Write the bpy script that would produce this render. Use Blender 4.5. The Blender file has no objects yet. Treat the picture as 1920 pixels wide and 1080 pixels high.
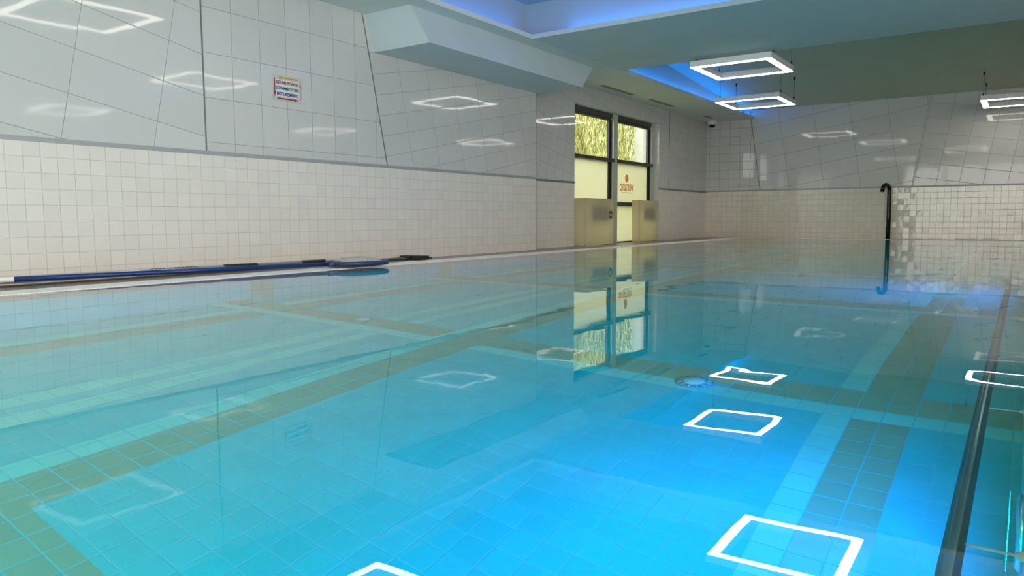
import bpy, bmesh, math, random
from mathutils import Vector, Matrix
random.seed(7)
sc = bpy.context.scene
COL = sc.collection

# ------------------------------------------------------------------ camera
F_PX, YAW, PITCH, ROLL, CAM_Z = 1385.0, 0.604842, 0.0944484, -0.00373934, 0.475
cd = bpy.data.cameras.new('camera'); cam = bpy.data.objects.new('camera', cd); COL.objects.link(cam)
cd.sensor_fit = 'HORIZONTAL'; cd.sensor_width = 36.0; cd.lens = F_PX * 36.0 / 1920.0
cd.clip_start = 0.02; cd.clip_end = 200
fw = Vector((-math.sin(YAW) * math.cos(PITCH), math.cos(YAW) * math.cos(PITCH), -math.sin(PITCH)))
rt = Vector((math.cos(YAW), math.sin(YAW), 0)); up = rt.cross(fw)
rt2 = rt * math.cos(ROLL) + up * math.sin(ROLL); up2 = -rt * math.sin(ROLL) + up * math.cos(ROLL)
m3 = Matrix((rt2, up2, -fw)).transposed()
cam.matrix_world = Matrix.Translation((0, 0, CAM_Z)) @ m3.to_4x4()
sc.camera = cam

# ------------------------------------------------------------------ view, world, daylight
sc.view_settings.view_transform = 'Standard'
sc.view_settings.look = 'None'
sc.view_settings.gamma = 1
sc.view_settings.use_curve_mapping = False
sc.view_settings.exposure = 0.0
sc.cycles.max_bounces = 14
sc.cycles.diffuse_bounces = 6
sc.cycles.glossy_bounces = 6
sc.cycles.transmission_bounces = 10
sc.cycles.transparent_max_bounces = 12
sc.cycles.caustics_refractive = True
sc.cycles.caustics_reflective = False
sc.cycles.blur_glossy = 0.6
sc.cycles.sample_clamp_indirect = 6.0
w = bpy.data.worlds.new('daylight'); sc.world = w; w.use_nodes = True
bg = w.node_tree.nodes['Background']
bg.inputs[0].default_value = (1.0, 0.98, 0.93, 1); bg.inputs[1].default_value = 4.4


def area(name, loc, rot, sx, sy, power, color, portal=False, spread=math.pi):
    d = bpy.data.lights.new(name, 'AREA'); d.shape = 'RECTANGLE'; d.size = sx; d.size_y = sy
    d.energy = power; d.color = color; d.spread = spread
    if portal: d.cycles.is_portal = True
    o = bpy.data.objects.new(name, d); COL.objects.link(o); o.location = loc; o.rotation_euler = rot
    return o


# daylight entering by the glazing behind the camera, plus an added unseen fill from the right
area('back_daylight', (0.0, -3.3, 1.5), (math.radians(90), 0, math.radians(180)), 8.6, 2.4, 560, (1.0, 0.80, 0.70))
area('added_side_fill', (5.25, 1.2, 1.4), (0, math.radians(90), 0), 2.3, 7.4, 250, (1.0, 0.84, 0.72))  # unseen source added to brighten the near left wall


# ------------------------------------------------------------------ node helpers
class NT:
    def __init__(s, name):
        s.mat = bpy.data.materials.new(name); s.mat.use_nodes = True
        s.t = s.mat.node_tree; s.b = s.t.nodes['Principled BSDF']; s.out = s.t.nodes['Material Output']

    def n(s, kind, **kw):
        x = s.t.nodes.new(kind)
        for k, v in kw.items(): setattr(x, k, v)
        return x

    def put(s, sock, v):
        if hasattr(v, 'is_output') or isinstance(v, bpy.types.NodeSocket): s.t.links.new(v, sock)
        elif isinstance(v, (tuple, list)) and len(v) == 3 and sock.type == 'RGBA': sock.default_value = (*v, 1)
        else: sock.default_value = v

    def m(s, op, a, b=0.0, c=None, clamp=False):
        x = s.n('ShaderNodeMath', operation=op, use_clamp=clamp)
        s.put(x.inputs[0], a); s.put(x.inputs[1], b)
        if c is not None: s.put(x.inputs[2], c)
        return x.outputs[0]

    def mix(s, f, a, b):
        x = s.n('ShaderNodeMix', data_type='RGBA')
        s.put(x.inputs[0], f); s.put(x.inputs[6], a); s.put(x.inputs[7], b)
        return x.outputs[2]

    def pos(s):
        g = s.n('ShaderNodeNewGeometry'); sp = s.n('ShaderNodeSeparateXYZ')
        s.t.links.new(g.outputs['Position'], sp.inputs[0]); return sp.outputs, g.outputs['Position']

    def noise(s, scale, detail=2, vec=None, rough=0.5):
        x = s.n('ShaderNodeTexNoise'); x.inputs['Scale'].default_value = scale
        x.inputs['Detail'].default_value = detail; x.inputs['Roughness'].default_value = rough
        if vec is not None: s.t.links.new(vec, x.inputs['Vector'])
        return x.outputs['Fac']

    def band(s, v, a, b):
        return s.m('MULTIPLY', s.m('GREATER_THAN', v, a), s.m('LESS_THAN', v, b))

    def set(s, **kw):
        names = dict(color='Base Color', rough='Roughness', metal='Metallic', spec='Specular IOR Level', emis='Emission Color',
                     es='Emission Strength', normal='Normal', trans='Transmission Weight', ior='IOR', alpha='Alpha', coat='Coat Weight')
        for k, v in kw.items(): s.put(s.b.inputs[names[k]], v)
        return s


def plain(name, color, rough=0.5, metal=0.0, noise=0.04, scale=14, es=0.0, emis=None, bump=0.0, spec=0.5):
    n = NT(name)
    sp, P = n.pos()
    f = n.noise(scale, 3, P)
    d = tuple(max(0, c * (1 - noise * 2)) for c in color); l = tuple(min(1, c * (1 + noise * 2)) for c in color)
    n.set(color=n.mix(f, d, l), rough=rough, metal=metal, spec=spec)
    if emis: n.set(emis=(*emis, 1), es=es)
    if bump:
        b = n.n('ShaderNodeBump'); b.inputs['Strength'].default_value = 1; b.inputs['Distance'].default_value = bump
        n.t.links.new(n.noise(scale * 4, 3, P), b.inputs['Height']); n.set(normal=b.outputs[0])
    return n.mat


def tiles(name, plane, tw, th, ang=0.0, ou=0.0, ov=0.0, color=(.72, .70, .67), grout=(.42, .40, .38), gw=0.004, rough=0.12,
          tilt=0.0006, var=0.03, colorfn=None, wave=0.00012, wscale=9, spec=0.5, gw2=None):
    """square grid of tiles rotated by ang (degrees) about (ou, ov) in the plane 'YZ', 'XZ' or 'XY'"""
    n = NT(name)
    sp, P = n.pos()
    U = sp[plane_index[plane[0]]]; V = sp[plane_index[plane[1]]]
    du = n.m('SUBTRACT', U, ou); dv = n.m('SUBTRACT', V, ov)
    a = math.radians(ang); ca, sa = math.cos(a), math.sin(a)
    u = n.m('ADD', n.m('MULTIPLY', du, ca), n.m('MULTIPLY', dv, sa))
    v = n.m('SUBTRACT', n.m('MULTIPLY', dv, ca), n.m('MULTIPLY', du, sa))
    iu = n.m('DIVIDE', u, tw); iv = n.m('DIVIDE', v, th)
    fu = n.m('FRACT', iu); fv = n.m('FRACT', iv)
    eu = n.m('MULTIPLY', n.m('MINIMUM', fu, n.m('SUBTRACT', 1.0, fu)), tw)
    ev = n.m('MULTIPLY', n.m('MINIMUM', fv, n.m('SUBTRACT', 1.0, fv)), th)
    e = n.m('MINIMUM', eu, ev)
    mask = n.m('DIVIDE', n.m('SUBTRACT', e, gw * .35), gw * .3, clamp=True)     # 0 in the grout
    comb = n.n('ShaderNodeCombineXYZ')
    n.t.links.new(n.m('FLOOR', iu), comb.inputs[0]); n.t.links.new(n.m('FLOOR', iv), comb.inputs[1])
    wn = n.n('ShaderNodeTexWhiteNoise', noise_dimensions='3D'); n.t.links.new(comb.outputs[0], wn.inputs[0])
    r = n.n('ShaderNodeSeparateColor'); n.t.links.new(wn.outputs['Color'], r.inputs[0])
    base = colorfn(n, U, V) if colorfn else color
    k = n.m('ADD', 1 - var, n.m('MULTIPLY', r.outputs[0], 2 * var))
    vm = n.n('ShaderNodeVectorMath', operation='SCALE'); n.put(vm.inputs[0], base if not isinstance(base, tuple) else base)
    n.t.links.new(k, vm.inputs['Scale'])
    n.set(color=n.mix(mask, grout, vm.outputs[0]), rough=n.m('ADD', n.m('MULTIPLY', mask, rough - 0.6), 0.6), spec=spec)
    h = n.m('ADD', n.m('MULTIPLY', n.m('SUBTRACT', fu, .5), n.m('MULTIPLY', n.m('SUBTRACT', r.outputs[1], .5), tilt)),
            n.m('MULTIPLY', n.m('SUBTRACT', fv, .5), n.m('MULTIPLY', n.m('SUBTRACT', r.outputs[2], .5), tilt)))
    h = n.m('ADD', h, n.m('MULTIPLY', n.noise(wscale, 1, P), wave))
    h = n.m('ADD', h, n.m('MULTIPLY', n.m('DIVIDE', e, gw, clamp=True), 0.0006))
    b = n.n('ShaderNodeBump'); b.inputs['Strength'].default_value = 1; b.inputs['Distance'].default_value = 1.0
    n.t.links.new(h, b.inputs['Height']); n.set(normal=b.outputs[0])
    return n.mat


plane_index = dict(X=0, Y=1, Z=2)

# ------------------------------------------------------------------ mesh helpers
class MB:
    def __init__(s): s.bm = bmesh.new()

    def face(s, pts, mi=0):
        f = s.bm.faces.new([s.bm.verts.new(p) for p in pts]); f.material_index = mi; return f

    def box(s, a, b, mi=0, M=None):
        x0, y0, z0 = a; x1, y1, z1 = b
        vs = [s.bm.verts.new(p) for p in ((x0, y0, z0), (x1, y0, z0), (x1, y1, z0), (x0, y1, z0), (x0, y0, z1), (x1, y0, z1), (x1, y1, z1), (x0, y1, z1))]
        if M is not None:
            for v in vs: v.co = M @ v.co
        for q in ((0, 3, 2, 1), (4, 5, 6, 7), (0, 1, 5, 4), (1, 2, 6, 5), (2, 3, 7, 6), (3, 0, 4, 7)):
            s.bm.faces.new([vs[i] for i in q]).material_index = mi
        return vs

    def hexa(s, v8, mi=0):
        vs = [s.bm.verts.new(p) for p in v8]
        for q in ((0, 3, 2, 1), (4, 5, 6, 7), (0, 1, 5, 4), (1, 2, 6, 5), (2, 3, 7, 6), (3, 0, 4, 7)):
            s.bm.faces.new([vs[i] for i in q]).material_index = mi

    def tube(s, pts, r, seg=16, mi=0, closed=False, flat=1.0):
        pts = [Vector(p) for p in pts]; n = len(pts); rings = []
        rr = r if isinstance(r, (list, tuple)) else [r] * n
        prev = None
        for i, p in enumerate(pts):
            a = pts[(i - 1) % n] if (i > 0 or closed) else p
            c = pts[(i + 1) % n] if (i < n - 1 or closed) else p
            t = (c - a).normalized()
            if prev is None: ref = Vector((0, 0, 1)) if abs(t.z) < .9 else Vector((1, 0, 0)); nrm = (ref - t * ref.dot(t)).normalized()
            else: nrm = (prev - t * prev.dot(t)).normalized()
            prev = nrm; bn = t.cross(nrm)
            rings.append([s.bm.verts.new(p + (nrm * math.cos(2 * math.pi * k / seg) * flat + bn * math.sin(2 * math.pi * k / seg)) * rr[i]) for k in range(seg)])
        m = n if closed else n - 1
        for i in range(m):
            A, B = rings[i], rings[(i + 1) % n]
            for k in range(seg):
                f = s.bm.faces.new((A[k], A[(k + 1) % seg], B[(k + 1) % seg], B[k])); f.smooth = True; f.material_index = mi
        if not closed:
            s.bm.faces.new(rings[0][::-1]).material_index = mi; s.bm.faces.new(rings[-1]).material_index = mi

    def lathe(s, prof, axis_loc, axis='Z', seg=32, mi=0):
        """prof: list of (radius, height) along axis"""
        rings = []
        for r, h in prof:
            ring = []
            for k in range(seg):
                a = 2 * math.pi * k / seg
                c, d = r * math.cos(a), r * math.sin(a)
                p = (c, d, h) if axis == 'Z' else ((h, c, d) if axis == 'X' else (c, h, d))
                ring.append(s.bm.verts.new(Vector(p) + Vector(axis_loc)))
            rings.append(ring)
        for A, B in zip(rings, rings[1:]):
            for k in range(seg):
                f = s.bm.faces.new((A[k], A[(k + 1) % seg], B[(k + 1) % seg], B[k])); f.smooth = True; f.material_index = mi
        s.bm.faces.new(rings[0][::-1]); s.bm.faces.new(rings[-1])

    def build(s, name, mats, parent=None, bevel=0.0, bseg=2, fix=True):
        if bevel: bmesh.ops.bevel(s.bm, geom=[e for e in s.bm.edges if len(e.link_faces) == 2 and e.calc_face_angle(0) > 0.5], offset=bevel, segments=bseg, affect='EDGES', profile=.5)
        if fix: bmesh.ops.recalc_face_normals(s.bm, faces=s.bm.faces)
        me = bpy.data.meshes.new(name); s.bm.to_mesh(me); s.bm.free()
        for m in (mats if isinstance(mats, (list, tuple)) else [mats]): me.materials.append(m)
        o = bpy.data.objects.new(name, me); COL.objects.link(o)
        if parent:
            o.parent = parent; o.matrix_parent_inverse = Matrix.Translation(-parent.location) if parent.type == 'EMPTY' else Matrix.Identity(4)
        return o


def tag(o, label=None, cat=None, group=None, kind=None):
    if label: o['label'] = label
    if cat: o['category'] = cat
    if group: o['group'] = group
    if kind: o['kind'] = kind
    return o


def empty(name, loc):
    o = bpy.data.objects.new(name, None); COL.objects.link(o); o.location = loc; o.empty_display_size = .1; return o


def struct(name, mb, mats, label=None, **kw):
    o = mb.build(name, mats, **kw); o['kind'] = 'structure'
    if label: o['label'] = label
    return o


def text_mesh(name, txt, size, mat, loc, ex, ey, parent=None, width=None, ext=0.0006, height=None, bold=0.0):
    """lettering as a thin solid; ex, ey are the reading and up directions in the world"""
    c = bpy.data.curves.new(name, 'FONT'); c.body = txt; c.size = size; c.align_x = 'CENTER'; c.align_y = 'CENTER'; c.extrude = ext; c.offset = bold
    tmp = bpy.data.objects.new(name, c); COL.objects.link(tmp)
    dg = bpy.context.evaluated_depsgraph_get(); dg.update()
    me = bpy.data.meshes.new_from_object(tmp.evaluated_get(dg)); bpy.data.objects.remove(tmp)
    xs = [v.co.x for v in me.vertices]; ys = [v.co.y for v in me.vertices]
    kx = (width / (max(xs) - min(xs))) if width else 1; ky = (height / (max(ys) - min(ys))) if height else kx
    cx, cy = (max(xs) + min(xs)) / 2, (max(ys) + min(ys)) / 2
    ex, ey = Vector(ex), Vector(ey); ez = ex.cross(ey)
    for v in me.vertices: v.co = Vector(loc) + ex * (v.co.x - cx) * kx + ey * (v.co.y - cy) * ky + ez * v.co.z
    me.materials.append(mat); me.name = name
    o = bpy.data.objects.new(name, me); COL.objects.link(o)
    if parent:
        o.parent = parent; o.matrix_parent_inverse = Matrix.Translation(-parent.location) if parent.type == 'EMPTY' else Matrix.Identity(4)
    return o


# ------------------------------------------------------------------ dimensions
XA, XB, YSTEP, YF, YBK, XR = -6.15, -6.365, 9.55, 17.45, -3.0, 5.0
ZD, ZC, ZT = -0.013, 2.735, 1.06           # deck, low ceiling, top of the small tiles
XW, YW = -5.27, 16.97                      # water's edge
PX0, PY1, PX1, PY0, DEPTH = -4.90, 16.75, 0.035, -2.2, 1.235
P = 0.121

# ------------------------------------------------------------------ materials
WHT = (.60, .58, .55); GRT = (.27, .27, .26)
LOW = (.76, .695, .62); LGR = (.50, .46, .40)
mA_low = tiles('small_tile_left', 'YZ', P, P, 0, 2.507, -0.02, color=LOW, grout=LGR, rough=.22, wave=.0002, tilt=.0008)
mA1 = tiles('big_tile_left_a', 'YZ', .729, .357, -11.2, 2.923, 1.802, color=WHT, grout=GRT, gw=.005, tilt=.0012, wave=.0006, wscale=4, rough=.045)
mA2 = tiles('big_tile_left_b', 'YZ', .3095, .400, 0, 4.324, 1.174, color=WHT, grout=GRT, gw=.005, tilt=.0012, wave=.0006, wscale=4, rough=.045)
mA3 = tiles('big_tile_left_c', 'YZ', .493, .2325, 11.5, 6.577, 2.351 - .161, color=WHT, grout=GRT, gw=.005, tilt=.001, wave=.0005, wscale=4, rough=.045)
mB = tiles('big_tile_window', 'YZ', .248, .246, -9.9, 10.153, 2.417 - .059, color=WHT, grout=GRT, gw=.005, tilt=.0008, wave=.0004, wscale=5, rough=.045)
mC = tiles('big_tile_window_end', 'YZ', .245, .195, 0, 15.18, 2.353, color=WHT, grout=GRT, gw=.005, rough=.14)
mB_low = tiles('small_tile_window', 'YZ', P, P, 0, 9.60, -0.012, color=LOW, grout=LGR, rough=.22)
mF_low = tiles('small_tile_far_warm_light', 'XZ', P, P, 0, -6.208, 0.0, color=(.74, .66, .54), grout=(.42, .38, .33), rough=.08, tilt=.004, wave=.0012, wscale=12, spec=.75)  # same small tile as the left wall; warmer far-end light mixed into its colour
mF1 = tiles('big_tile_far_a', 'XZ', .244, .193, 0, -6.046, 2.353, color=WHT, grout=(.22, .21, .19), gw=.006, rough=.045, tilt=.001)
mF2 = tiles('big_tile_far_b', 'XZ', .73, .367, 9.6, -3.885, 2.908 - .531, color=WHT, grout=(.22, .21, .19), gw=.006, rough=.045, tilt=.0016, wave=.001, wscale=3)
mF3 = tiles('big_tile_far_c', 'XZ', .402, .302, -8.9, -1.277, 2.91 - .190, color=WHT, grout=(.22, .21, .19), gw=.006, rough=.045, tilt=.0016, wave=.001, wscale=3)
mRev = tiles('reveal_tile', 'XZ', .245, .195, 0, -6.365, 2.35, color=WHT, grout=GRT, gw=.005, rough=.15)
mTrim = plain('trim_metal', (.20, .20, .19), rough=.4, metal=.2, noise=.03)
mTrimL = plain('trim_metal_light', (.36, .36, .35), rough=.45, metal=.1, noise=.03)
mPaint = plain('white_paint', (.72, .73, .70), rough=.65, noise=.02, scale=3, bump=.0004)
mPlaster = plain('plaster_pool_light_tint', (.58, .66, .68), rough=.6, noise=.03, scale=2.2, bump=.0016)  # white plaster with the cyan light of the pool tinted into its colour
mDeck = tiles('deck_tile', 'XY', .24, .24, 0, 0, 0, color=(.26, .22, .19), grout=(.16, .14, .12), rough=.3, gw=.006)
mDark = plain('dark_gasket', (.015, .014, .012), rough=.4, noise=.2)
mAlu = plain('grey_aluminium', (.50, .52, .45), rough=.4, metal=.35, noise=.03)
mAluDk = plain('dark_aluminium', (.055, .05, .04), rough=.4, metal=.3, noise=.1)
mLampBody = plain('lamp_housing', (.78, .79, .80), rough=.4, noise=.02)
mGlow = plain('lamp_diffuser', (.9, .9, .9), rough=.5, noise=0, emis=(1.0, .93, .84), es=10.0)
mWire = plain('steel_wire', (.05, .05, .05), rough=.4, metal=.6)
mBlack = plain('black_rubber', (.02, .02, .02), rough=.5, noise=.2)
mWhitePl = plain('white_plastic', (.82, .80, .77), rough=.35, noise=.03)
mGrate = plain('white_grating', (.95, .93, .90), rough=.4, noise=.02)
mBlue = plain('blue_enamel', (.002, .028, .16), rough=.32, noise=.1, scale=30)
mNavy = plain('navy_plastic', (.015, .04, .12), rough=.35, noise=.1)
mSilver = plain('brushed_aluminium', (.62, .62, .60), rough=.3, metal=.8, noise=.04)
mBrownAl = plain('dull_aluminium', (.30, .28, .25), rough=.35, metal=.7, noise=.06)
mSteel = plain('rail_steel', (.10, .20, .22), rough=.18, metal=.9, noise=.05)
mSteelB = plain('bright_steel', (.85, .86, .85), rough=.15, metal=.9, noise=.02)
mBlueLed = plain('blue_led', (.1, .2, .9), rough=.5, noise=0, emis=(.0, .20, 1.0), es=20.0)
mBlueLedB = plain('pale_blue_led', (.1, .2, .9), rough=.5, noise=0, emis=(.06, .32, 1.0), es=14.0)
mBlueLedC = plain('near_blue_led', (.1, .2, .9), rough=.5, noise=0, emis=(.0, .26, 1.0), es=10.0)
mPoolLed = plain('pool_lamp_lens', (.2, .5, .9), rough=.3, noise=0, emis=(.0, .30, 1.0), es=14.0)
mSpout = plain('dark_bronze_steel', (.035, .03, .025), rough=.22, metal=.8, noise=.1)


def floor_color(n, U, V):
    field = (.02, .67, .65); light = (.32, .84, .70); beige = (.52, .50, .31)
    lightX = n.m('MAXIMUM', n.band(U, -.64, -.532), n.m('MAXIMUM', n.band(U, -2.82, -2.71), n.m('MAXIMUM', n.band(U, -3.25, -3.14), n.band(U, -3.46, -3.345))))
    lightX = n.m('MAXIMUM', lightX, n.band(U, -4.52, -4.41))
    beigeX = n.m('MAXIMUM', n.band(U, -.532, -.32), n.m('MAXIMUM', n.band(U, -2.71, -2.49), n.band(U, -4.41, -4.175)))
    # cross bands repeat every 2.24 m starting at 3.29
    t = n.m('ADD', n.m('MULTIPLY', n.m('FRACT', n.m('DIVIDE', n.m('SUBTRACT', V, 3.16 - 2.3 * 10), 2.3)), 2.3),
            n.m('MULTIPLY', n.m('LESS_THAN', V, 3.15), 5.0))
    crossL = n.band(t, 0.0, .115); crossB = n.band(t, .115, .335)
    c = n.mix(lightX, field, light)
    c = n.mix(beigeX, c, beige)
    c = n.mix(crossL, c, light)
    keep = n.band(U, -2.82, -2.71)
    c = n.mix(n.m('MULTIPLY', crossB, n.m('SUBTRACT', 1.0, keep)), c, beige)
    c = n.mix(n.band(U, -2.71, -2.49), c, beige)
    c = n.mix(n.m('LESS_THAN', V, .975), c, beige)
    return c


def wall_color(n, U, V):
    t = n.m('MULTIPLY', n.m('FRACT', n.m('DIVIDE', n.m('SUBTRACT', U, 3.16 - 2.25 * 10), 2.25)), 2.25)
    return n.mix(n.band(t, .37, .59), (.14, .60, .62), (.50, .44, .27))


mPoolFloor = tiles('pool_floor_tile', 'XY', .1075, .1075, 0, -.532, 3.16, colorfn=floor_color, grout=(.16, .66, .68), gw=.0045, rough=.35, var=.04)
mPoolWall = tiles('pool_wall_tile', 'YZ', .24, .12, 0, 0, 0, colorfn=wall_color, grout=(.22, .66, .68), gw=.004, rough=.35)
mPoolWallX = tiles('pool_end_tile', 'XZ', .24, .12, 0, 0, 0, color=(.16, .58, .66), grout=(.40, .7, .72), gw=.004, rough=.35)
mRim = tiles('rim_tile', 'YZ', .12, .12, 0, 0, 0, color=(.55, .58, .56), grout=(.4, .42, .42), gw=.004, rough=.3)


def water_mat():
    n = NT('pool_water'); t = n.t; t.nodes.remove(n.b)
    g = n.n('ShaderNodeBsdfRefraction'); g.inputs['IOR'].default_value = 1.333; g.inputs['Roughness'].default_value = 0.0
    r = n.n('ShaderNodeBsdfGlass', distribution='MULTI_GGX'); r.inputs['IOR'].default_value = 1.333; r.inputs['Roughness'].default_value = 0.0
    sp, Pp = n.pos()
    vm = n.n('ShaderNodeVectorMath', operation='MULTIPLY'); t.links.new(Pp, vm.inputs[0]); vm.inputs[1].default_value = (1, 1, 0)
    h1 = n.noise(2.6, 1, vm.outputs[0]); h2 = n.noise(7.0, 1, vm.outputs[0])
    h = n.m('ADD', n.m('MULTIPLY', h1, .00075), n.m('MULTIPLY', h2, .00014))
    b = n.n('ShaderNodeBump'); b.inputs['Strength'].default_value = 1; b.inputs['Distance'].default_value = 1.0
    t.links.new(h, b.inputs['Height']); t.links.new(b.outputs[0], r.inputs['Normal'])
    t.links.new(r.outputs[0], n.out.inputs['Surface'])
    t.nodes.remove(g)
    va = n.n('ShaderNodeVolumeAbsorption'); va.inputs['Color'].default_value = (.10, .95, .97, 1); va.inputs['Density'].default_value = .42
    t.links.new(va.outputs[0], n.out.inputs['Volume'])
    return n.mat


mWater = water_mat()


def glass_mat():
    n = NT('clear_pane'); t = n.t; t.nodes.remove(n.b)
    tr = n.n('ShaderNodeBsdfTransparent'); tr.inputs[0].default_value = (.93, .95, .92, 1)
    gl = n.n('ShaderNodeBsdfGlossy'); gl.inputs['Roughness'].default_value = .02
    lw = n.n('ShaderNodeLayerWeight')
    fr = n.m('ADD', .03, n.m('MULTIPLY', .9, n.m('POWER', lw.outputs['Facing'], 5.0)))
    mx = n.n('ShaderNodeMixShader'); t.links.new(fr, mx.inputs[0]); t.links.new(tr.outputs[0], mx.inputs[1]); t.links.new(gl.outputs[0], mx.inputs[2])
    t.links.new(mx.outputs[0], n.out.inputs[0]); return n.mat


def translucent_mat(name, col, dcol, k, rough=.3):
    n = NT(name); t = n.t; t.nodes.remove(n.b)
    sp, Pp = n.pos(); f = n.noise(1.6, 2, Pp)
    tl = n.n('ShaderNodeBsdfTranslucent'); n.put(tl.inputs[0], n.mix(f, tuple(c * .93 for c in col), col))
    df = n.n('ShaderNodeBsdfDiffuse'); df.inputs[0].default_value = (*dcol, 1)
    gl = n.n('ShaderNodeBsdfGlossy'); gl.inputs['Roughness'].default_value = rough
    m1 = n.n('ShaderNodeMixShader'); m1.inputs[0].default_value = k
    t.links.new(df.outputs[0], m1.inputs[1]); t.links.new(tl.outputs[0], m1.inputs[2])
    m2 = n.n('ShaderNodeMixShader'); m2.inputs[0].default_value = .04
    t.links.new(m1.outputs[0], m2.inputs[1]); t.links.new(gl.outputs[0], m2.inputs[2])
    t.links.new(m2.outputs[0], n.out.inputs[0]); return n.mat


mGlass = glass_mat()
mFrost = translucent_mat('frosted_pane', (.90, .89, .76), (.75, .75, .66), .72)
mCover = translucent_mat('cream_cover', (.95, .90, .74), (.88, .82, .68), .74)

# ------------------------------------------------------------------ walls
def yz(mb, x, pts, mi=0): return mb.face([(x, y, z) for y, z in pts], mi)
def xz(mb, y, pts, mi=0): return mb.face([(x, y, z) for x, z in pts], mi)

ZTOP = 3.9
s2 = lambda z: 6.353 - (z - 1.06) * .2123
mb = MB()
yz(mb, XA, [(YBK, -.3), (YSTEP, -.3), (YSTEP, ZT), (YBK, ZT)], 0)
yz(mb, XA, [(YBK, ZT), (4.02, ZT), (4.02, ZTOP), (YBK, ZTOP)], 1)
yz(mb, XA, [(4.02, ZT), (s2(ZT), ZT), (s2(ZTOP), ZTOP), (4.02, ZTOP)], 2)
yz(mb, XA, [(s2(ZT), ZT), (YSTEP, ZT), (YSTEP, ZTOP), (s2(ZTOP), ZTOP)], 3)
mb.face([(XA, YSTEP, -.3), (XA - .4, YSTEP, -.3), (XA - .4, YSTEP, ZTOP), (XA, YSTEP, ZTOP)], 4)
mb.box((XA - .4, YBK, -.3), (XA - .004, YSTEP - .002, ZTOP), 4)
struct('wall_left', mb, [mA_low, mA1, mA2, mA3, mPaint], fix=False)

# window wall: opening Y 11.10-14.65, z to 2.42
WY0, WY1, WZ = 11.10, 14.65, 2.42
mb = MB()
YC = 15.18
yz(mb, XB, [(YSTEP, -.3), (WY0, -.3), (WY0, ZT), (YSTEP, ZT)], 0)
yz(mb, XB, [(WY1, -.3), (YF, -.3), (YF, ZT), (WY1, ZT)], 0)
yz(mb, XB, [(YSTEP, ZT), (WY0, ZT), (WY0, ZTOP), (YSTEP, ZTOP)], 1)
yz(mb, XB, [(WY0, WZ), (WY1, WZ), (WY1, ZTOP), (WY0, ZTOP)], 1)
yz(mb, XB, [(WY1, ZT), (YC, ZT), (YC, ZTOP), (WY1, ZTOP)], 1)
yz(mb, XB, [(YC, ZT), (YF, ZT), (YF, ZTOP), (YC, ZTOP)], 2)
XO = XB - .36
xz(mb, WY1, [(XB, -.02), (XO, -.02), (XO, WZ), (XB, WZ)], 3)
xz(mb, WY0, [(XB, -.02), (XO, -.02), (XO, WZ), (XB, WZ)], 3)
mb.face([(XB, WY0, WZ), (XB, WY1, WZ), (XO, WY1, WZ), (XO, WY0, WZ)], 4)
mb.box((XO, YSTEP, -.3), (XB - .004, WY0 - .003, ZTOP), 4)
mb.box((XO, WY1 + .003, -.3), (XB - .004, YF + .3, ZTOP), 4)
mb.box((XO, WY0 - .003, WZ + .003), (XB - .004, WY1 + .003, ZTOP), 4)
struct('wall_left', mb, [mB_low, mB, mC, mRev, mPaint], fix=False)

# far wall
f1 = lambda z: -5.075 - (z - 1.117) * .1497
f2 = lambda z: -1.964 + (z - 1.071) * .1455
mb = MB()
xz(mb, YF, [(XB - .1, -.3), (XR, -.3), (XR, 1.09), (XB - .1, 1.09)], 0)
xz(mb, YF, [(XB - .1, 1.09), (f1(1.09), 1.09), (f1(ZTOP), ZTOP), (XB - .1, ZTOP)], 1)
xz(mb, YF, [(f1(1.09), 1.09), (f2(1.09), 1.09), (f2(ZTOP), ZTOP), (f1(ZTOP), ZTOP)], 2)
xz(mb, YF, [(f2(1.09), 1.09), (XR, 1.09), (XR, ZTOP), (f2(ZTOP), ZTOP)], 3)
mb.box((XB - .1, YF + .004, -.3), (XR + .3, YF + .3, ZTOP), 4)
struct('wall_far', mb, [mF_low, mF1, mF2, mF3, mPaint], fix=False)

# right and back walls (the back one is glazed, the right opening is added for the fill light)
mb = MB()
mb.box((XR, 5, -.3), (XR + .3, YF, ZTOP)); mb.box((XR, YBK, -.3), (XR + .3, -2.6, ZTOP)); mb.box((XR, -2.6, 2.6), (XR + .3, 5, ZTOP)); mb.box((XR, -2.6, -.3), (XR + .3, 5, .1))
for k in range(1, 5): mb.box((XR + .05, -2.6 + 1.52 * k - .04, 0), (XR + .15, -2.6 + 1.52 * k + .04, 2.6))
struct('wall_right', mb, plain('right_wall_paint', (.62, .56, .50), rough=.5, noise=.03, scale=2))
mb = MB()
mb.box((XA - .4, YBK - .3, -.3), (-4.5, YBK, ZTOP)); mb.box((4.5, YBK - .3, -.3), (XR + .3, YBK, ZTOP))
mb.box((-4.5, YBK - .3, 2.6), (4.5, YBK, ZTOP)); mb.box((-4.5, YBK - .3, -.3), (4.5, YBK, 0.02))
for k in range(1, 6): mb.box((-4.5 + 1.5 * k - .04, YBK - .2, 0), (-4.5 + 1.5 * k + .04, YBK - .1, 2.6))
struct('wall_back', mb, mPaint)

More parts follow.
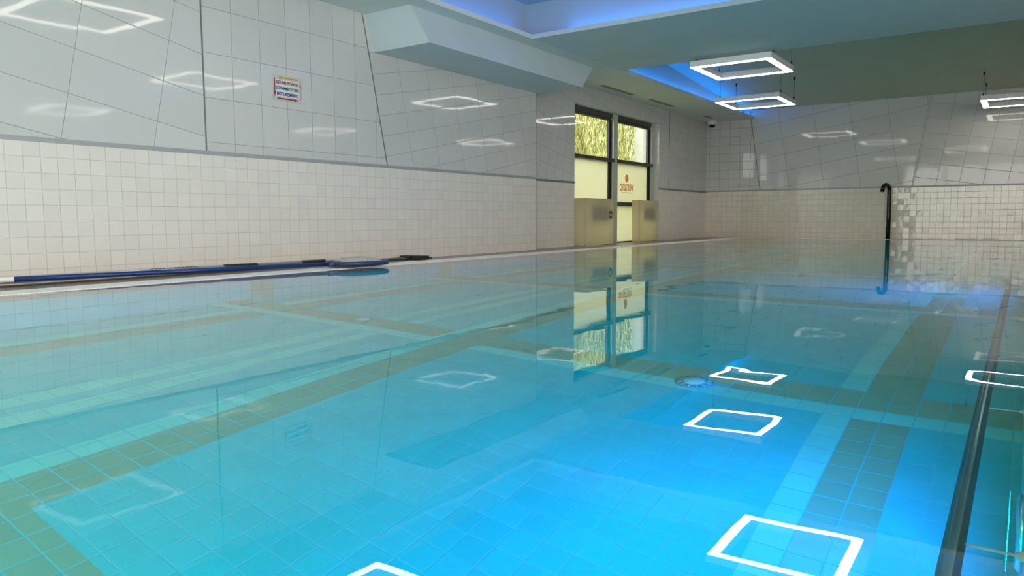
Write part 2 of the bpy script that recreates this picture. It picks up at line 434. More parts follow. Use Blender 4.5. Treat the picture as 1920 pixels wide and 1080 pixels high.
# trims
def trim(n, pts, d, mat, w=.012):
    mb = MB(); mb.box(pts, d); struct('trim_%d' % n, mb, mat)
trim(1, (XA - .001, YBK, ZT), (XA + .006, YSTEP, ZT + .036), mTrimL)
trim(2, (XB - .001, YSTEP, ZT), (XB + .006, WY0, ZT + .034), mTrim)
trim(3, (XB - .001, WY1, ZT), (XB + .006, YF, ZT + .034), mTrim)
trim(4, (XB, YF - .006, 1.075), (XR, YF + .001, 1.11), mTrimL)
trim(5, (XA - .001, 4.013, ZT), (XA + .004, 4.027, ZC), mTrim)
mb = MB(); mb.hexa([(XA, s2(1.06) - .007, 1.06), (XA + .004, s2(1.06) - .007, 1.06), (XA + .004, s2(1.06) + .007, 1.06), (XA, s2(1.06) + .007, 1.06),
                    (XA, s2(ZC) - .007, ZC), (XA + .004, s2(ZC) - .007, ZC), (XA + .004, s2(ZC) + .007, ZC), (XA, s2(ZC) + .007, ZC)]); struct('trim_6', mb, mTrim)
trim(7, (XB - .001, YC - .007, ZT), (XB + .004, YC + .007, ZC), mTrim)
for i, (fn, z1) in enumerate(((f1, 2.93), (f2, 2.95))):
    mb = MB(); mb.hexa([(fn(1.09) - .008, YF, 1.09), (fn(1.09) + .008, YF, 1.09), (fn(1.09) + .008, YF - .004, 1.09), (fn(1.09) - .008, YF - .004, 1.09),
                        (fn(z1) - .008, YF, z1), (fn(z1) + .008, YF, z1), (fn(z1) + .008, YF - .004, z1), (fn(z1) - .008, YF - .004, z1)])
    struct('trim_%d' % (8 + i), mb, mTrim if i == 0 else mTrimL)
trim(10, (XA - .001, YSTEP - .004, -.01), (XA + .003, YSTEP + .004, ZC), mTrim)

# ------------------------------------------------------------------ ceiling: low slabs round two raised bays with light coves
LX, LZ = -5.25, 2.79
mb = MB()
T = ZC + .055
mb.box((XB - .1, YBK, ZC), (LX, YF, T))                       # strip along the left wall
mb.box((LX, 8.07, ZC), (XR, 10.56, T), 1)                     # beam between the bays
mb.box((LX, YBK, ZC), (XR, .6, T))                            # near end
mb.box((3.9, .6, ZC), (XR, 8.07, T)); mb.box((3.9, 10.56, ZC), (XR, YF, T))
struct('ceiling', mb, [mPaint, mPlaster], fix=False)
# bay side walls and tops
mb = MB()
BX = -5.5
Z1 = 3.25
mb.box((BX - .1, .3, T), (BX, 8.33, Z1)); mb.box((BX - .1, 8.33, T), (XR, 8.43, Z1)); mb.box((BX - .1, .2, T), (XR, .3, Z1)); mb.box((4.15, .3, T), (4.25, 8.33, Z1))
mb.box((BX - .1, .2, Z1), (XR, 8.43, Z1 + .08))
struct('ceiling', mb, plain('cove_paint_led_tint', (.40, .47, .53), rough=.6, noise=.02, scale=3), fix=False)  # white cove, colour darkened and blued to carry the LED glow
mb = MB()
zc = lambda y: 2.93 + .07 * (YF - y)
B2 = 10.3
mb.hexa([(BX - .1, B2, T), (BX, B2, T), (BX, YF, T), (BX - .1, YF, T), (BX - .1, B2, zc(B2)), (BX, B2, zc(B2)), (BX, YF, zc(YF)), (BX - .1, YF, zc(YF))])
mb.hexa([(4.15, B2, T), (4.25, B2, T), (4.25, YF, T), (4.15, YF, T), (4.15, B2, zc(B2)), (4.25, B2, zc(B2)), (4.25, YF, zc(YF)), (4.15, YF, zc(YF))])
mb.box((BX - .1, B2 - .1, T), (XR, B2, zc(B2)))
mb.hexa([(BX - .1, B2 - .1, zc(B2 - .1)), (XR, B2 - .1, zc(B2 - .1)), (XR, YF, zc(YF)), (BX - .1, YF, zc(YF)),
         (BX - .1, B2 - .1, zc(B2 - .1) + .08), (XR, B2 - .1, zc(B2 - .1) + .08), (XR, YF, zc(YF) + .08), (BX - .1, YF, zc(YF) + .08)])
struct('ceiling', mb, plain('bay_paint', (.56, .58, .46), rough=.7, noise=.03, scale=2), fix=False)
mb = MB(); mb.box((XA - .5, YBK - .4, ZTOP), (XR + .4, YF + .4, ZTOP + .1)); struct('ceiling', mb, mPaint)

# boxed duct along the left wall under the low ceiling
mb = MB()
zb = 2.345
mb.hexa([(XA, 6.17, zb), (-5.32, 6.17, zb), (-5.335, 9.52, zb), (XA, YSTEP, zb),
         (XA, 6.04, ZC), (-5.48, 6.04, ZC), (-5.49, 10.12, ZC), (XA, 10.12, ZC)])
o = struct('trim_11', mb, mPlaster); o['label'] = 'boxed duct casing'

# LED strips hidden on the cove lips
def led(name, a, b, mat, label):
    mb = MB(); mb.box(a, b); tag(mb.build(name, mat), label, 'light strip', 'blue light strips on the ceiling coves')
led('led_strip', (LX - .17, 10.75, LZ + .004), (LX - .14, 17.35, LZ + .022), mBlueLed, 'blue light strip in the cove of the far ceiling bay, left side')
led('led_strip', (LX - .17, .7, LZ + .004), (LX - .14, 8.0, LZ + .022), mBlueLedC, 'blue light strip in the cove of the near ceiling bay, left side')
led('led_strip', (LX + .4, 8.20, LZ + .004), (3.9, 8.23, LZ + .022), mBlueLedB, 'blue light strip in the cove above the cross beam, near side')

# ------------------------------------------------------------------ deck, rim and basin
mb = MB()
mb.box((XB - .25, YBK, -.3), (XW - .36, YF, ZD))
mb.box((XW - .36, YW + .28, -.3), (XR, YF, ZD))
mb.box((PX1 + .3, YBK, -.3), (XR, YW + .28, ZD))
mb.box((XW - .36, YBK, -.3), (PX1 + .3, PY0 - .1, ZD))
struct('floor', mb, mDeck)
# overflow channel under the gratings and the sloping tiled rim under water
mb = MB()
mb.box((XW - .36, PY0, -.3), (XW, YW + .28, -.09)); mb.box((XW, YW, -.3), (PX1 + .3, YW + .28, -.09)); mb.box((PX1 + .06, PY0, -.3), (PX1 + .3, YW, -.09))
mb.hexa([(XW - .03, PY0, -.12), (PX0 - .3, PY0, -1.4), (PX0 - .3, YW + .03, -1.4), (XW - .03, YW + .03, -.12), (XW - .0, PY0, -.004), (PX0, PY0, -.05), (PX0, YW - .2, -.05), (XW - .0, YW, -.004)])
struct('floor', mb, mRim)
mb = MB()
mb.box((PX0 - .3, PY0 - .1, -DEPTH - .2), (PX1 + .3, PY1 + .3, -DEPTH), 0)
mb.box((PX0 - .3, PY0 - .1, -DEPTH), (PX0, PY1 + .1, -.045), 1)
mb.box((PX1, PY0 - .1, -DEPTH), (PX1 + .1, PY1 + .3, .002), 1)
mb.box((PX0, PY1, -DEPTH), (PX1, PY1 + .2, -.02), 2)
mb.box((PX0 - .3, PY0 - .2, -DEPTH), (PX1 + .1, PY0, .002), 2)
mb.hexa([(PX0, PY1, -.05), (PX1, PY1, -.05), (PX1, YW, -.05), (XW, YW, -.05), (PX0, PY1, -.045), (PX1, PY1, -.045), (PX1, YW, -.004), (XW, YW, -.004)], 2)
struct('floor', mb, [mPoolFloor, mPoolWall, mPoolWallX], label='tiled swimming pool basin')

# water
mb = MB(); mb.box((XW - .003, PY0 - .05, -DEPTH - .05), (PX1 + .002, YW + .003, 0.0))
o = mb.build('pool_water', mWater)
tag(o, 'calm turquoise water filling the whole tiled pool', 'water', kind='stuff')

# gratings along the water's edge: white ribs across a slotted channel
def grating(name, label, along, a0, a1, c0, c1, z0=-.05, z1=.004):
    root = empty(name, ((c0 + c1) / 2, (a0 + a1) / 2, z0) if along == 'Y' else ((a0 + a1) / 2, (c0 + c1) / 2, z0))
    tag(root, label, 'drain grating')
    mb = MB(); n = int((a1 - a0) / .030)
    for k in range(n):
        a = a0 + k * .030
        if along == 'Y': mb.box((c0, a, z1 - .022), (c1, a + .026, z1))
        else: mb.box((a, c0, z1 - .022), (a + .024, c1, z1))
    tag(mb.build('rib_panel', mGrate, root), kind='stuff')
    mb = MB()
    for q in (.05, .95):
        c = c0 + (c1 - c0) * q
        if along == 'Y': mb.box((c - .006, a0, z1 - .03), (c + .006, a1, z1 - .004))
        else: mb.box((a0, c - .006, z1 - .03), (a1, c + .006, z1 - .004))
    mb.build('carrier_rail', mGrate, root)
    return root
grating('overflow_grating', 'white ribbed overflow grating along the left edge of the pool', 'Y', PY0, YW + .26, XW - .30, XW - .003)
grating('overflow_grating', 'white ribbed overflow grating along the far edge of the pool', 'X', XW + .01, PX1 + .3, YW + .003, YW + .24)

# ------------------------------------------------------------------ window
mb = MB()
mb.box((XO, WY0, -.3), (XB, WY1, -.02)); struct('floor', mb, mRev, label='window sill floor')
root = empty('window_1', (-6.53, (WY0 + WY1) / 2, 0)); root['kind'] = 'structure'; root['label'] = 'tall garden window with frosted lower panes and dark frame'
XFm = -6.53
def wb(name, y0, y1, z0, z1, mat, x0=-.05, x1=.05, parent=None):
    mb = MB(); mb.box((XFm + x0, y0, z0), (XFm + x1, y1, z1)); return mb.build(name, mat, parent or root, bevel=.004)
mb = MB()
mb.box((XFm - .05, WY0, 2.335), (XFm + .05, WY1, WZ)); mb.box((XFm - .03, WY0, 2.29), (XFm + .02, WY1, 2.335), 0)
mb.build('top_rail', mAluDk, root)
wb('mullion', 12.73, 12.91, -.02, WZ, mAlu, -.06, .075)
wb('side_post', 14.49, 14.65, -.02, WZ, mAlu, -.06, .06)
wb('side_post', WY0, WY0 + .12, -.02, WZ, mAlu, -.06, .05)
for a, b in ((WY0 + .12, 12.73), (12.91, 14.49)):
    wb('transom', a - .03, b + .04, 1.52, 1.585, mAluDk, -.05, .085)
    wb('transom', a, b, .70, .775, mAluDk, -.05, .03)
    wb('bottom_rail', a, b, -.02, .01, mAluDk, -.05, .03)
    wb('gasket', b - .075, b - .055, .0, 2.3, mDark, -.03, .02); wb('gasket', b - .035, b, .0, 2.3, mDark, -.03, .04)
    wb('gasket', a, a + .02, .0, 2.3, mDark, -.03, .03)
    mb = MB(); mb.box((XFm - .015, a, 1.585), (XFm - .009, b, 2.34)); mb.build('upper_pane', mGlass, root)
    mb = MB(); mb.box((XFm - .015, a, .775), (XFm - .009, b, 1.52)); mb.build('frosted_pane', mFrost, root)
    mb = MB(); mb.box((XFm - .015, a, .0), (XFm - .009, b, .70)); mb.build('frosted_pane', mFrost, root)

mOrange = translucent_mat('orange_film', (.95, .62, .25), (.9, .55, .22), .6)
mGreyFilm = plain('grey_film', (.5, .5, .42), rough=.5)
dec = empty('window_sticker', (XFm - .008, 13.48, 1.0)); tag(dec, 'orange lettering and sun sticker, seen in mirror image, on the right frosted pane', 'sticker')
text_mesh('lettering', 'verano', .2, mOrange, (XFm - .005, 13.48, 1.07), (0, -1, 0), (0, 0, 1), dec, width=.64, height=.145, bold=.003)
mb = MB(); mb.lathe([(.075, -.003), (.075, .001)], (XFm - .005, 13.48, 1.25), 'X', 32); mb.build('sun_disc', mOrange, dec)
mb = MB(); 
for k in range(26): mb.box((XFm - .006, 13.24 + k * .0195, .958), (XFm - .004, 13.24 + k * .0195 + random.uniform(.008, .015), .958 + random.uniform(.012, .02)))
mb.build('caption_line', mGreyFilm, dec)

# outside: willow, pale building, ground
def leafy(root, x0, x1, y0, y1, z0, z1, n):
    mb = MB(); rnd = random.Random(3)
    for i in range(n):
        x = rnd.uniform(x0, x1); y = rnd.uniform(y0, y1); z = rnd.uniform(z0, z1)
        L = rnd.uniform(.10, .20); w_ = rnd.uniform(.010, .017); a = rnd.uniform(-.5, .5); t = rnd.uniform(0, 6.28)
        d = Vector((math.sin(a) * math.cos(t), math.sin(a) * math.sin(t), -math.cos(a))); s = d.cross(Vector((math.cos(t * 3), math.sin(t * 3), .2))).normalized() * w_
        p = Vector((x, y, z)); q = p + d * L; m = p + d * L * .45
        f = mb.face([p, m + s, q, m - s], rnd.choice((0, 0, 1, 2)))
    return mb
def leaf_mat(name, c):
    return translucent_mat(name, c, c, .5)
lm = [leaf_mat('leaf_green', (.50, .50, .18)), leaf_mat('leaf_yellow', (.80, .74, .38)), leaf_mat('leaf_dark', (.24, .26, .08))]
tr = empty('willow_tree', (-10.2, 18.0, -.3)); tag(tr, 'willow with hanging narrow yellow-green leaves outside the garden window', 'tree')
leafy(tr, -10.4, -8.6, 13.4, 21.0, .9, 4.4, 16000).build('foliage', lm, tr, fix=False)
mb = MB(); rnd = random.Random(5)
for k in range(60):
    x, y = rnd.uniform(-10.3, -8.7), rnd.uniform(13.5, 20.5)
    mb.tube([(x, y, 5), (x + rnd.uniform(-.1, .1), y + rnd.uniform(-.1, .1), 3.2), (x + rnd.uniform(-.15, .15), y + rnd.uniform(-.2, .2), 1.2)], [.012, .008, .003], 5)
mb.build('hanging_twigs', plain('twig', (.35, .33, .12), rough=.8), tr)
mb = MB(); mb.tube([(-10.2, 18, -.3), (-10.15, 17.9, 2.2), (-10.3, 17.7, 5)], [.24, .2, .15], 14); mb.build('trunk', plain('bark', (.20, .15, .09), rough=.9, bump=.01), tr)
mb = MB(); mb.box((-8.7, 18.35, -.3), (-8.2, 21.5, 6)); tag(mb.build('garden_wall', plain('pale_render', (.75, .76, .80), rough=.8)), 'pale rendered wall outside, right of the willow', 'wall')
mb = MB(); mb.box((-30, 2, -.4), (XO - .01, 40, -.3)); struct('floor', mb, plain('garden_ground', (.30, .33, .16), rough=.9))
mb = MB(); mb.box((-13.5, 8, -.3), (-13.2, 34, 7)); tag(mb.build('hedge', plain('hedge_green', (.55, .60, .30), rough=.9, noise=.3, scale=5, bump=.03)), 'tall pale green hedge behind the willow', 'hedge', kind='stuff')

# ------------------------------------------------------------------ cream covers in the window recess
def cover(label, x0, x1, y0, y1, z1):
    root = empty('cover_box', ((x0 + x1) / 2, (y0 + y1) / 2, ZD + .012)); tag(root, label, 'cover box')
    t_ = .008; z0 = ZD + .012
    mb = MB()
    mb.box((x1 - t_, y0, z0), (x1, y1, z1)); mb.box((x0, y0, z0), (x1 - t_, y0 + t_, z1)); mb.box((x0, y1 - t_, z0), (x1 - t_, y1, z1))
    mb.box((x0, y0 + t_, z1 - t_), (x1 - t_, y1 - t_, z1))
    mb.build('casing', mCover, root)
    mb = MB(); mb.box((x0 + .08, y0 + .22 * (y1 - y0), z1 - .42), (x1 - .07, y1 - .16 * (y1 - y0), z1 - .13))
    mb.build('inner_unit', plain('inner_unit_grey', (.12, .12, .10), rough=.7), root, bevel=.05)
    for yy in (y0 + .12, y1 - .12):
        mb = MB(); mb.lathe([(.018, 0), (.018, .014)], ((x0 + x1) / 2 + .05, yy, ZD - .001), 'Z', 12); mb.build('foot', mBlack, root)
    return root
cover('cream box cover in the window recess, nearer one with a round symbol', -6.46, -6.20, WY0 + .11, 12.25, .815)
cover('cream box cover in the window recess, farther one without a symbol', -6.46, -6.29, 13.57, 14.47, .815)
st = empty('round_sticker', (-6.198, 12.135, .53)); tag(st, 'small round black outline sticker on the nearer cream cover', 'sticker')
def arc(r, a0, a1, n=20): return [(-6.1975, 12.135 + r * math.cos(math.radians(a0 + (a1 - a0) * k / n)), .53 + r * math.sin(math.radians(a0 + (a1 - a0) * k / n))) for k in range(n + 1)]
mb = MB(); mb.lathe([(.079, -.002), (.079, .0)], (-6.1985, 12.135, .53), 'X', 32); mb.build('sticker_disc', mCover, st)
mb = MB(); mb.tube(arc(.068, 0, 360, 36)[:-1], .0062, 6, closed=True)
for a, b in (((-.05, .03), (.05, .03)), ((-.03, -.005), (.03, -.005)), ((-.05, -.035), (.05, -.035)), ((-.05, .03), (0, .062)), ((.05, .03), (0, .062)), ((-.05, -.035), (0, -.064)), ((.05, -.035), (0, -.064))):
    mb.tube([(-6.1975, 12.135 + a[0], .53 + a[1]), (-6.1975, 12.135 + b[0], .53 + b[1])], .0045, 6)
mb.build('outline_mark', mDark, st)

# ------------------------------------------------------------------ pendant lamps
def lamp(x0, y0, x1, y1, z, label, top, wires=True):
    root = empty('pendant_lamp', ((x0 + x1) / 2, (y0 + y1) / 2, z)); tag(root, label, 'ceiling lamp', 'square ring pendant lamps')
    W, H = .098, .085
    mb = MB()
    def ring(z0, z1, w, inset, mi=0):
        a0, b0, a1, b1 = x0 + inset, y0 + inset, x1 - inset, y1 - inset
        # mitred ring
        O = [(a0, b0), (a1, b0), (a1, b1), (a0, b1)]; I = [(a0 + w, b0 + w), (a1 - w, b0 + w), (a1 - w, b1 - w), (a0 + w, b1 - w)]
        vo0 = [mb.bm.verts.new((*p, z0)) for p in O]; vi0 = [mb.bm.verts.new((*p, z0)) for p in I]
        vo1 = [mb.bm.verts.new((*p, z1)) for p in O]; vi1 = [mb.bm.verts.new((*p, z1)) for p in I]
        for k in range(4):
            j = (k + 1) % 4
            for q in ((vo0[k], vo0[j], vo1[j], vo1[k]), (vi0[j], vi0[k], vi1[k], vi1[j]), (vo0[j], vo0[k], vi0[k], vi0[j]), (vo1[k], vo1[j], vi1[j], vi1[k])):
                mb.bm.faces.new(q)
    ring(z + .004, z + H, W, 0); mb.build('housing', mLampBody, root)
    mb = MB(); ring(z - .001, z + .0035, W - .008, .004); mb.build('diffuser', mGlow, root)
    for (x, y) in ((x0 + .03, y0 + .2), (x1 - .03, y0 + .2), (x0 + .03, y1 - .03), (x1 - .03, y1 - .03)):
        zt = top(y) if callable(top) else top
        mb = MB(); mb.tube([(x, y, z + H), (x, y, zt)], .003, 6); wv = mb.build('suspension_wire', mWire, root)
        mb = MB(); mb.lathe([(.012, 0), (.012, .05), (.006, .07)], (x, y, z + H - .004), 'Z', 12); mb.build('wire_gripper', mBlack, root)
        mb = MB(); mb.lathe([(.008, -.06), (.014, -.03), (.02, .0)], (x, y, zt - .001), 'Z', 12); mb.build('ceiling_anchor', mBlack, root)
    return root
lamp(-4.04, 10.32, -2.90, 11.50, 2.60, 'square ring pendant lamp nearest the beam, over the far bay', zc)
lamp(-4.86, 13.70, -3.69, 14.86, 2.60, 'square ring pendant lamp just beyond the one at the beam, by the blue cove', zc)
lamp(-.75, 15.70, .40, 16.85, 2.515, 'square ring pendant lamp at the right edge of the photo near the far wall', zc)
lamp(-2.25, 6.39, -1.10, 7.53, 2.60, 'square ring pendant lamp in the near bay close to the cross beam', Z1)
lamp(-4.65, 3.40, -3.45, 4.58, 2.60, 'square ring pendant lamp in the near bay beside the left wall, mirrored on its tiles', Z1)
lamp(1.25, 11.9, 2.40, 13.05, 2.60, 'square ring pendant lamp in the far bay, right of the frame', zc)
lamp(2.6, 6.6, 3.75, 7.75, 2.60, 'square ring pendant lamp in the near bay over the right deck', Z1)
lamp(.2, 2.2, 1.35, 3.35, 2.60, 'square ring pendant lamp in the near bay above the camera', Z1)

# ceiling vents
def vent(x, y0, y1, label):
    root = empty('ceiling_vent', (x, (y0 + y1) / 2, ZC)); tag(root, label, 'vent', 'slot vents in the low ceiling')
    mb = MB(); mb.box((x - .055, y0 - .06, ZC - .003), (x + .055, y1 + .06, ZC + .002)); mb.build('frame', mPaint, root)
    for q in (-.046, .008):
        mb = MB(); mb.box((x + q, y0, ZC - .005), (x + q + .038, y1, ZC - .002)); mb.build('slot', mDark, root)
    for s in (-.026, .026):
        mb = MB(); mb.box((x + s - .004, y0, ZC - .010), (x + s + .004, y1, ZC - .0035)); mb.build('blade', plain('blade_grey', (.25, .25, .23), rough=.4), root)
vent(-6.07, 11.50, 12.70, 'long slot vent in the low ceiling, nearest of the three')
vent(-6.03, 13.42, 14.52, 'slot vent in the low ceiling, middle of the three')
vent(-6.01, 16.26, 16.76, 'short slot vent in the low ceiling, beside the dome camera')

# dome camera
cx, cy = -6.17, 17.26
root = empty('security_camera', (cx, cy, ZC)); tag(root, 'white dome security camera in the far left ceiling corner', 'camera')
mb = MB(); mb.lathe([(.11, 0), (.115, -.012), (.112, -.06), (.098, -.085), (.075, -.09)], (cx, cy, ZC), 'Z', 32); mb.build('housing', mWhitePl, root)
mb = MB(); mb.lathe([(.074, -.088), (.07, -.115), (.052, -.142), (.025, -.156), (.004, -.16)], (cx, cy, ZC), 'Z', 28); mb.build('dome', plain('smoked_dome', (.012, .012, .014), rough=.08), root)

# swimming direction sign
sg = empty('direction_sign', (XA + .001, 4.945, 1.77)); tag(sg, 'white wall sign with coloured arrows and three lines of lettering', 'sign')
sy0, sy1, sz0, sz1 = 4.763, 5.127, 1.644, 1.897
mb = MB(); mb.box((XA + .0005, sy0, sz0), (XA + .005, sy1, sz1)); mb.build('board', plain('sign_white', (.52, .54, .53), rough=.25), sg, bevel=.001)
mb = MB(); mb.box((XA + .005, sy0 + .035, sz0 + .045), (XA + .0056, sy1 - .035, sz1 - .045)); mb.build('printed_field', plain('sign_field', (.68, .70, .70), rough=.25), sg)
SX = XA + .0062
def arrow(name, p, q, w_, mat):
    p, q = Vector((0, *p)), Vector((0, *q)); d = (q - p).normalized(); s = Vector((1, 0, 0)).cross(d); L = (q - p).length; h = .058
    pts = [p + s * w_, p + d * (L - h) + s * w_, p + d * (L - h) + s * w_ * 2.3, q, p + d * (L - h) - s * w_ * 2.3, p + d * (L - h) - s * w_, p - s * w_]
    mb = MB(); A = [mb.bm.verts.new(v + Vector((SX, 0, 0))) for v in pts]; B = [mb.bm.verts.new(v + Vector((SX + .0006, 0, 0))) for v in pts]
    mb.bm.faces.new(A[::-1]); mb.bm.faces.new(B)
    for k in range(7): mb.bm.faces.new((A[k], A[(k + 1) % 7], B[(k + 1) % 7], B[k]))
    mb.build(name, mat, sg)
red = plain('sign_red', (.42, .01, .012), rough=.4, noise=.02); yel = plain('sign_yellow', (.62, .36, .01), rough=.4, noise=.02); tan = plain('sign_faded_red', (.50, .22, .15), rough=.4, noise=.02)
arrow('yellow_arrow', (sy1 - .055, sz1 - .024), (sy0 + .065, sz1 - .024), .0068, yel)
arrow('red_arrow', (sy0 + .026, sz1 - .036), (sy0 + .026, sz0 + .030), .0062, red)
arrow('red_arrow', (sy0 + .055, sz0 + .024), (sy1 - .045, sz0 + .024), .0068, red)
arrow('faded_arrow', (sy1 - .026, sz0 + .036), (sy1 - .026, sz1 - .034), .0062, tan)
for txt, z, m, wd in (('KIERUNEK PŁYWANIA', 1.824, (.38, .005, .03), .27), ('SCHWIMMRICHTUNG', 1.769, (.0, .10, .05), .275), ('MOTIONSIMNING', 1.714, (.005, .01, .20), .265)):
    o = text_mesh('lettering', txt, .05, plain('sign_ink', m, rough=.4, noise=.02), (SX + .0002, 4.945, z), (0, 1, 0), (0, 0, 1), sg, width=wd, height=.034, bold=.0012)

# ------------------------------------------------------------------ poles and net on the left deck
gp = empty('brush_pole', (-5.98, 2.0, .0)); tag(gp, 'dull grey cleaning pole with black brush head lying lowest along the left deck', 'cleaning pole')
mb = MB(); mb.tube([(-6.09, 1.4, .006), (-6.02, 4.0, .006), (-5.97, 6.5, .006)], .017, 14); mb.build('pole', mBrownAl, gp)
mb = MB(); mb.box((-6.12, 6.50, ZD + .001), (-5.80, 6.66, .035)); mb.build('brush_head', mBlack, gp, bevel=.012)
mb = MB()
for k in range(14): mb.tube([(-6.11 + k * .023, 6.66, .012), (-6.11 + k * .023, 6.72, .0)], .007, 6)
mb.build('bristles', mBlack, gp)
mb = MB(); mb.tube([(-5.985, 6.40, .008), (-5.96, 6.52, .012)], .023, 12); mb.build('socket', mBlack, gp)

sp_ = empty('telescopic_pole', (-6.09, 2.0, .04)); tag(sp_, 'silver telescopic pole with black grips lying behind the blue pole', 'cleaning pole')
a, b = Vector((-6.125, 1.4, .052)), Vector((-5.86, 5.60, .040))
def at(y): t = (y - a.y) / (b.y - a.y); return a + (b - a) * t
mb = MB(); mb.tube([a, at(5.16)], .016, 16); mb.build('pole', mSilver, sp_)
def at(y): t = (y - a.y) / (b.y - a.y); return a + (b - a) * t
for y0, y1 in ((4.02, 4.36), (4.86, 5.14)):
    mb = MB(); n = 22
    pts = [at(y0 + (y1 - y0) * k / n) for k in range(n + 1)]
    mb.tube(pts, [.0215 if k % 2 else .0185 for k in range(n + 1)], 16); mb.build('grip', mBlack, sp_)
mb = MB(); rnd = random.Random(9)
mb.tube([at(3.35) + Vector((.002, 0, .0135)), at(3.79) + Vector((.002, 0, .0135))], .0028, 6)
for k in range(12):
    y = 3.36 + k * .034; c = at(y)
    mb.box((c.x - .004, y, c.z + .0125), (c.x + .010 + rnd.uniform(0, .004), y + rnd.uniform(.012, .024), c.z + .0175))
mb.build('lettering', mDark, sp_)

bp_ = empty('leaf_net', (-5.98, 2.3, .04)); tag(bp_, 'blue pole with flat leaf net, lying along the white grating on the left', 'pool net')
a2, b2 = Vector((-5.995, 2.33, .047)), Vector((-5.42, 4.84, .043))
mb = MB(); mb.tube([a2, b2], .0195, 20); mb.build('pole', mBlue, bp_)
d2 = (b2 - a2).normalized()
mb = MB(); mb.tube([a2 - d2 * .10, a2 - d2 * .02, a2 + d2 * .0, a2 + d2 * .003], [.0195, .0195, .0215, .0215], 20); mb.build('end_cap', mWhitePl, bp_)
sd = Vector((-d2.y, d2.x, 0)).normalized()
def loc(u, v, z): p = b2 + d2 * u + sd * v; return Vector((p.x, p.y, z))
ol = []
for k in range(36):
    t = 2 * math.pi * k / 36; cu, su = math.cos(t), math.sin(t)
    u = .28 + .27 * math.copysign(abs(cu) ** .6, cu); v = .03 + .23 * math.copysign(abs(su) ** .7, su)
    ol.append(loc(u, v, .040))
mb = MB(); mb.tube([p + Vector((0, 0, .006)) for p in ol], .022, 12, closed=True); mb.build('net_frame', mNavy, bp_)
mb = MB(); 
for i in range(-5, 6):
    for j in range(-4, 5):
        pass
top = [p + Vector((0, 0, .004)) for p in ol]; cen = sum(top, Vector()) / len(top)
cv = mb.bm.verts.new(cen + Vector((0, 0, .062)))
mid = [mb.bm.verts.new(cen + (p - cen) * .55 + Vector((0, 0, .045 + .006 * math.sin(k)))) for k, p in enumerate(top)]
out = [mb.bm.verts.new(p) for p in top]
for k in range(36):
    j = (k + 1) % 36
    mb.bm.faces.new((out[k], out[j], mid[j], mid[k])); mb.bm.faces.new((mid[k], mid[j], cv))
for f in mb.bm.faces: f.smooth = True
mb.build('net_mesh', plain('net_fabric', (.52, .50, .46), rough=.8, noise=.25, scale=60), bp_)
mb = MB(); mb.tube([b2 - d2 * .06, b2 + d2 * .06], .026, 14); mb.build('handle_socket', mNavy, bp_)

# ------------------------------------------------------------------ swan-neck water spout on the far edge
bx, by = -2.35, YW + .36
root = empty('water_spout', (bx, by, ZD)); tag(root, 'dark swan-neck water spout standing on the far edge of the pool', 'water spout')
pts = [(bx, by, ZD), (bx, by, .5), (bx - .01, by, .98)]
for k in range(9):
    t = math.pi * k / 9
    pts.append((bx - .01 - .045 * (1 - math.cos(t)), by - .16 * (1 - math.cos(t)) * .8, 1.03 + .11 * math.sin(t)))
pts.append((bx - .105, by - .27, .99))
mb = MB(); mb.tube(pts, [.045, .043, .040] + [.040] * 9 + [.042], 20); mb.build('pipe', mSpout, root)
mb = MB(); mb.lathe([(.085, 0), (.085, .008), (.05, .02)], (bx, by, ZD + .0005), 'Z', 28); mb.build('base_flange', mSpout, root)

# ------------------------------------------------------------------ under water: handrail, pool lights, outlets
RX, RZ = -.068, -.15
root = empty('handrail', (RX, 1.0, RZ)); tag(root, 'dark steel handrail under water along the right pool wall', 'handrail')
mb = MB(); mb.tube([(RX, -1.5, RZ), (RX, 6, RZ), (RX, 12.5, RZ)], .0165, 24); mb.build('rail', mSteel, root)
for k in range(-2, 12):
    y = 1.37 + .947 * k
    mb = MB(); mb.tube([(RX + .015, y, RZ), (PX1 - .018, y, RZ)], .0042, 10); br = mb.build('bracket', mWhitePl, root)
    mb = MB(); mb.lathe([(.005, -.020), (.012, -.015), (.017, -.004), (.018, .0)], (PX1 - .001, y, RZ), 'X', 20); mb.build('rosette', mWhitePl, br)
mb = MB(); mb.tube([(RX, 3.142, RZ), (RX, 3.158, RZ)], .0235, 24); mb.build('collar', mSteel, root)

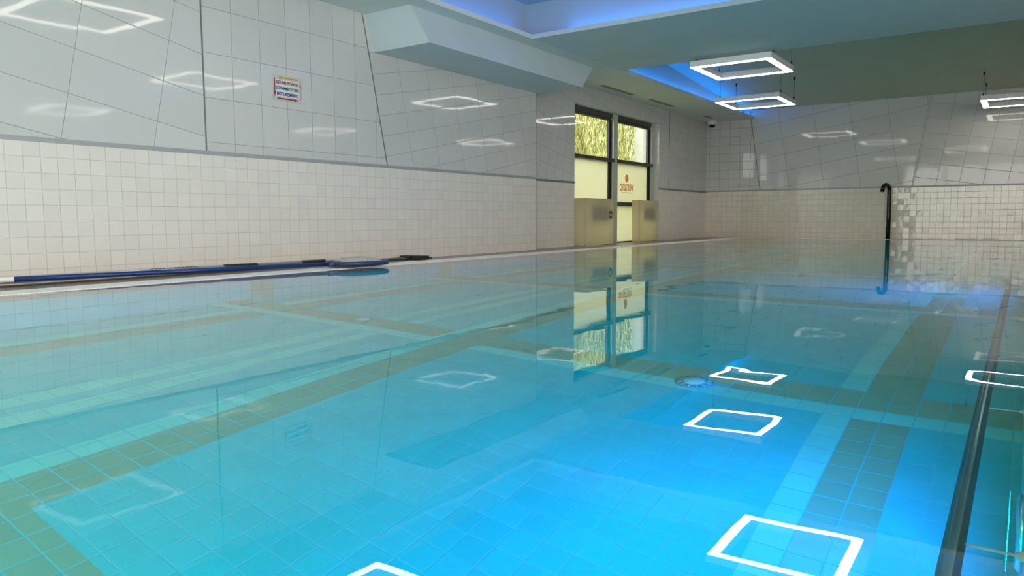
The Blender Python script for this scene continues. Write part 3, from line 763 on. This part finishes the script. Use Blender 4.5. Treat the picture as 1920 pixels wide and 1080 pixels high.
def pool_light(y, z, mat, label, power, color):
    root = empty('pool_light', (PX1, y, z)); tag(root, label, 'underwater lamp', 'underwater lamps in the right pool wall')
    mb = MB(); mb.lathe([(.135, .0), (.135, -.010), (.122, -.016), (.118, -.010)], (PX1, y, z), 'X', 36); mb.build('bezel', mSteelB, root)
    mb = MB(); mb.lathe([(.117, -.004), (.10, -.010), (.02, -.013)], (PX1, y, z), 'X', 32); mb.build('lens', mat, root)
    l = area('pool_light_beam', (PX1 - .03, y, z), (0, math.radians(90), 0), .2, .2, power, color)
    l.parent = root; l.matrix_parent_inverse = Matrix.Translation(-root.location)
pool_light(1.93, -.60, mPoolLed, 'blue underwater lamp, nearest in the right pool wall', 66, (.0, .24, 1.0))
pool_light(6.7, -.60, mPoolLed, 'blue underwater lamp, second along the right pool wall', 34, (.0, .25, 1.0))
pool_light(-1.2, -.60, mPoolLed, 'added unseen underwater lamp in the right pool wall behind the camera', 130, (.15, .95, .95))  # no lamp seen here; added as cyan fill for the water
def added_end_light(x, z, label, power, color):  # unseen lamps added to brighten the near and left water
    root = empty('pool_light', (x, PY0, z)); tag(root, label, 'underwater lamp', 'added unseen underwater lamps in the near pool end')
    mb = MB(); mb.lathe([(.135, .0), (.135, .010), (.122, .016), (.118, .010)], (x, PY0, z), 'Y', 36); mb.build('bezel', mSteelB, root)
    mb = MB(); mb.lathe([(.117, .004), (.10, .010), (.02, .013)], (x, PY0, z), 'Y', 32); mb.build('lens', mPoolLed, root)
    l = area('pool_light_beam', (x, PY0 + .03, z), (math.radians(90), 0, math.radians(180)), .2, .2, power, color)
    l.parent = root; l.matrix_parent_inverse = Matrix.Translation(-root.location)
added_end_light(-1.6, -.5, 'added cyan underwater lamp in the near pool end, behind the camera, right one', 260, (.20, 1.0, .95))
added_end_light(-3.8, -.5, 'added cyan underwater lamp in the near pool end, behind the camera, left one', 760, (.50, 1.0, .92))


def outlet(x, y, r, label):
    z = -DEPTH
    root = empty('pool_inlet', (x, y, z)); tag(root, label, 'pool inlet', 'round inlets in the pool floor')
    mb = MB(); mb.lathe([(r * 1.75, 0), (r * 1.75, .006), (r * 1.5, .010), (r * 1.1, .006)], (x, y, z), 'Z', 32); mb.build('flange', plain('inlet_flange', (.22, .42, .46), rough=.4), root)
    mb = MB(); mb.lathe([(r * .95, .012), (r, .022), (r * .8, .032), (.01, .036)], (x, y, z), 'Z', 32); mb.build('cap', mWhitePl, root)
    for k in range(12):
        t = 2 * math.pi * k / 12; mb = MB()
        mb.tube([(x + r * .9 * math.cos(t), y + r * .9 * math.sin(t), z + .018), (x + r * 1.5 * math.cos(t), y + r * 1.5 * math.sin(t), z + .010)], .004, 6)
        mb.build('spoke', mWhitePl, root)
outlet(-1.229, 3.271, .052, 'round inlet in the pool floor below the blue glow, on a beige band')
outlet(-3.537, 3.402, .034, 'small round inlet in the left part of the pool floor')
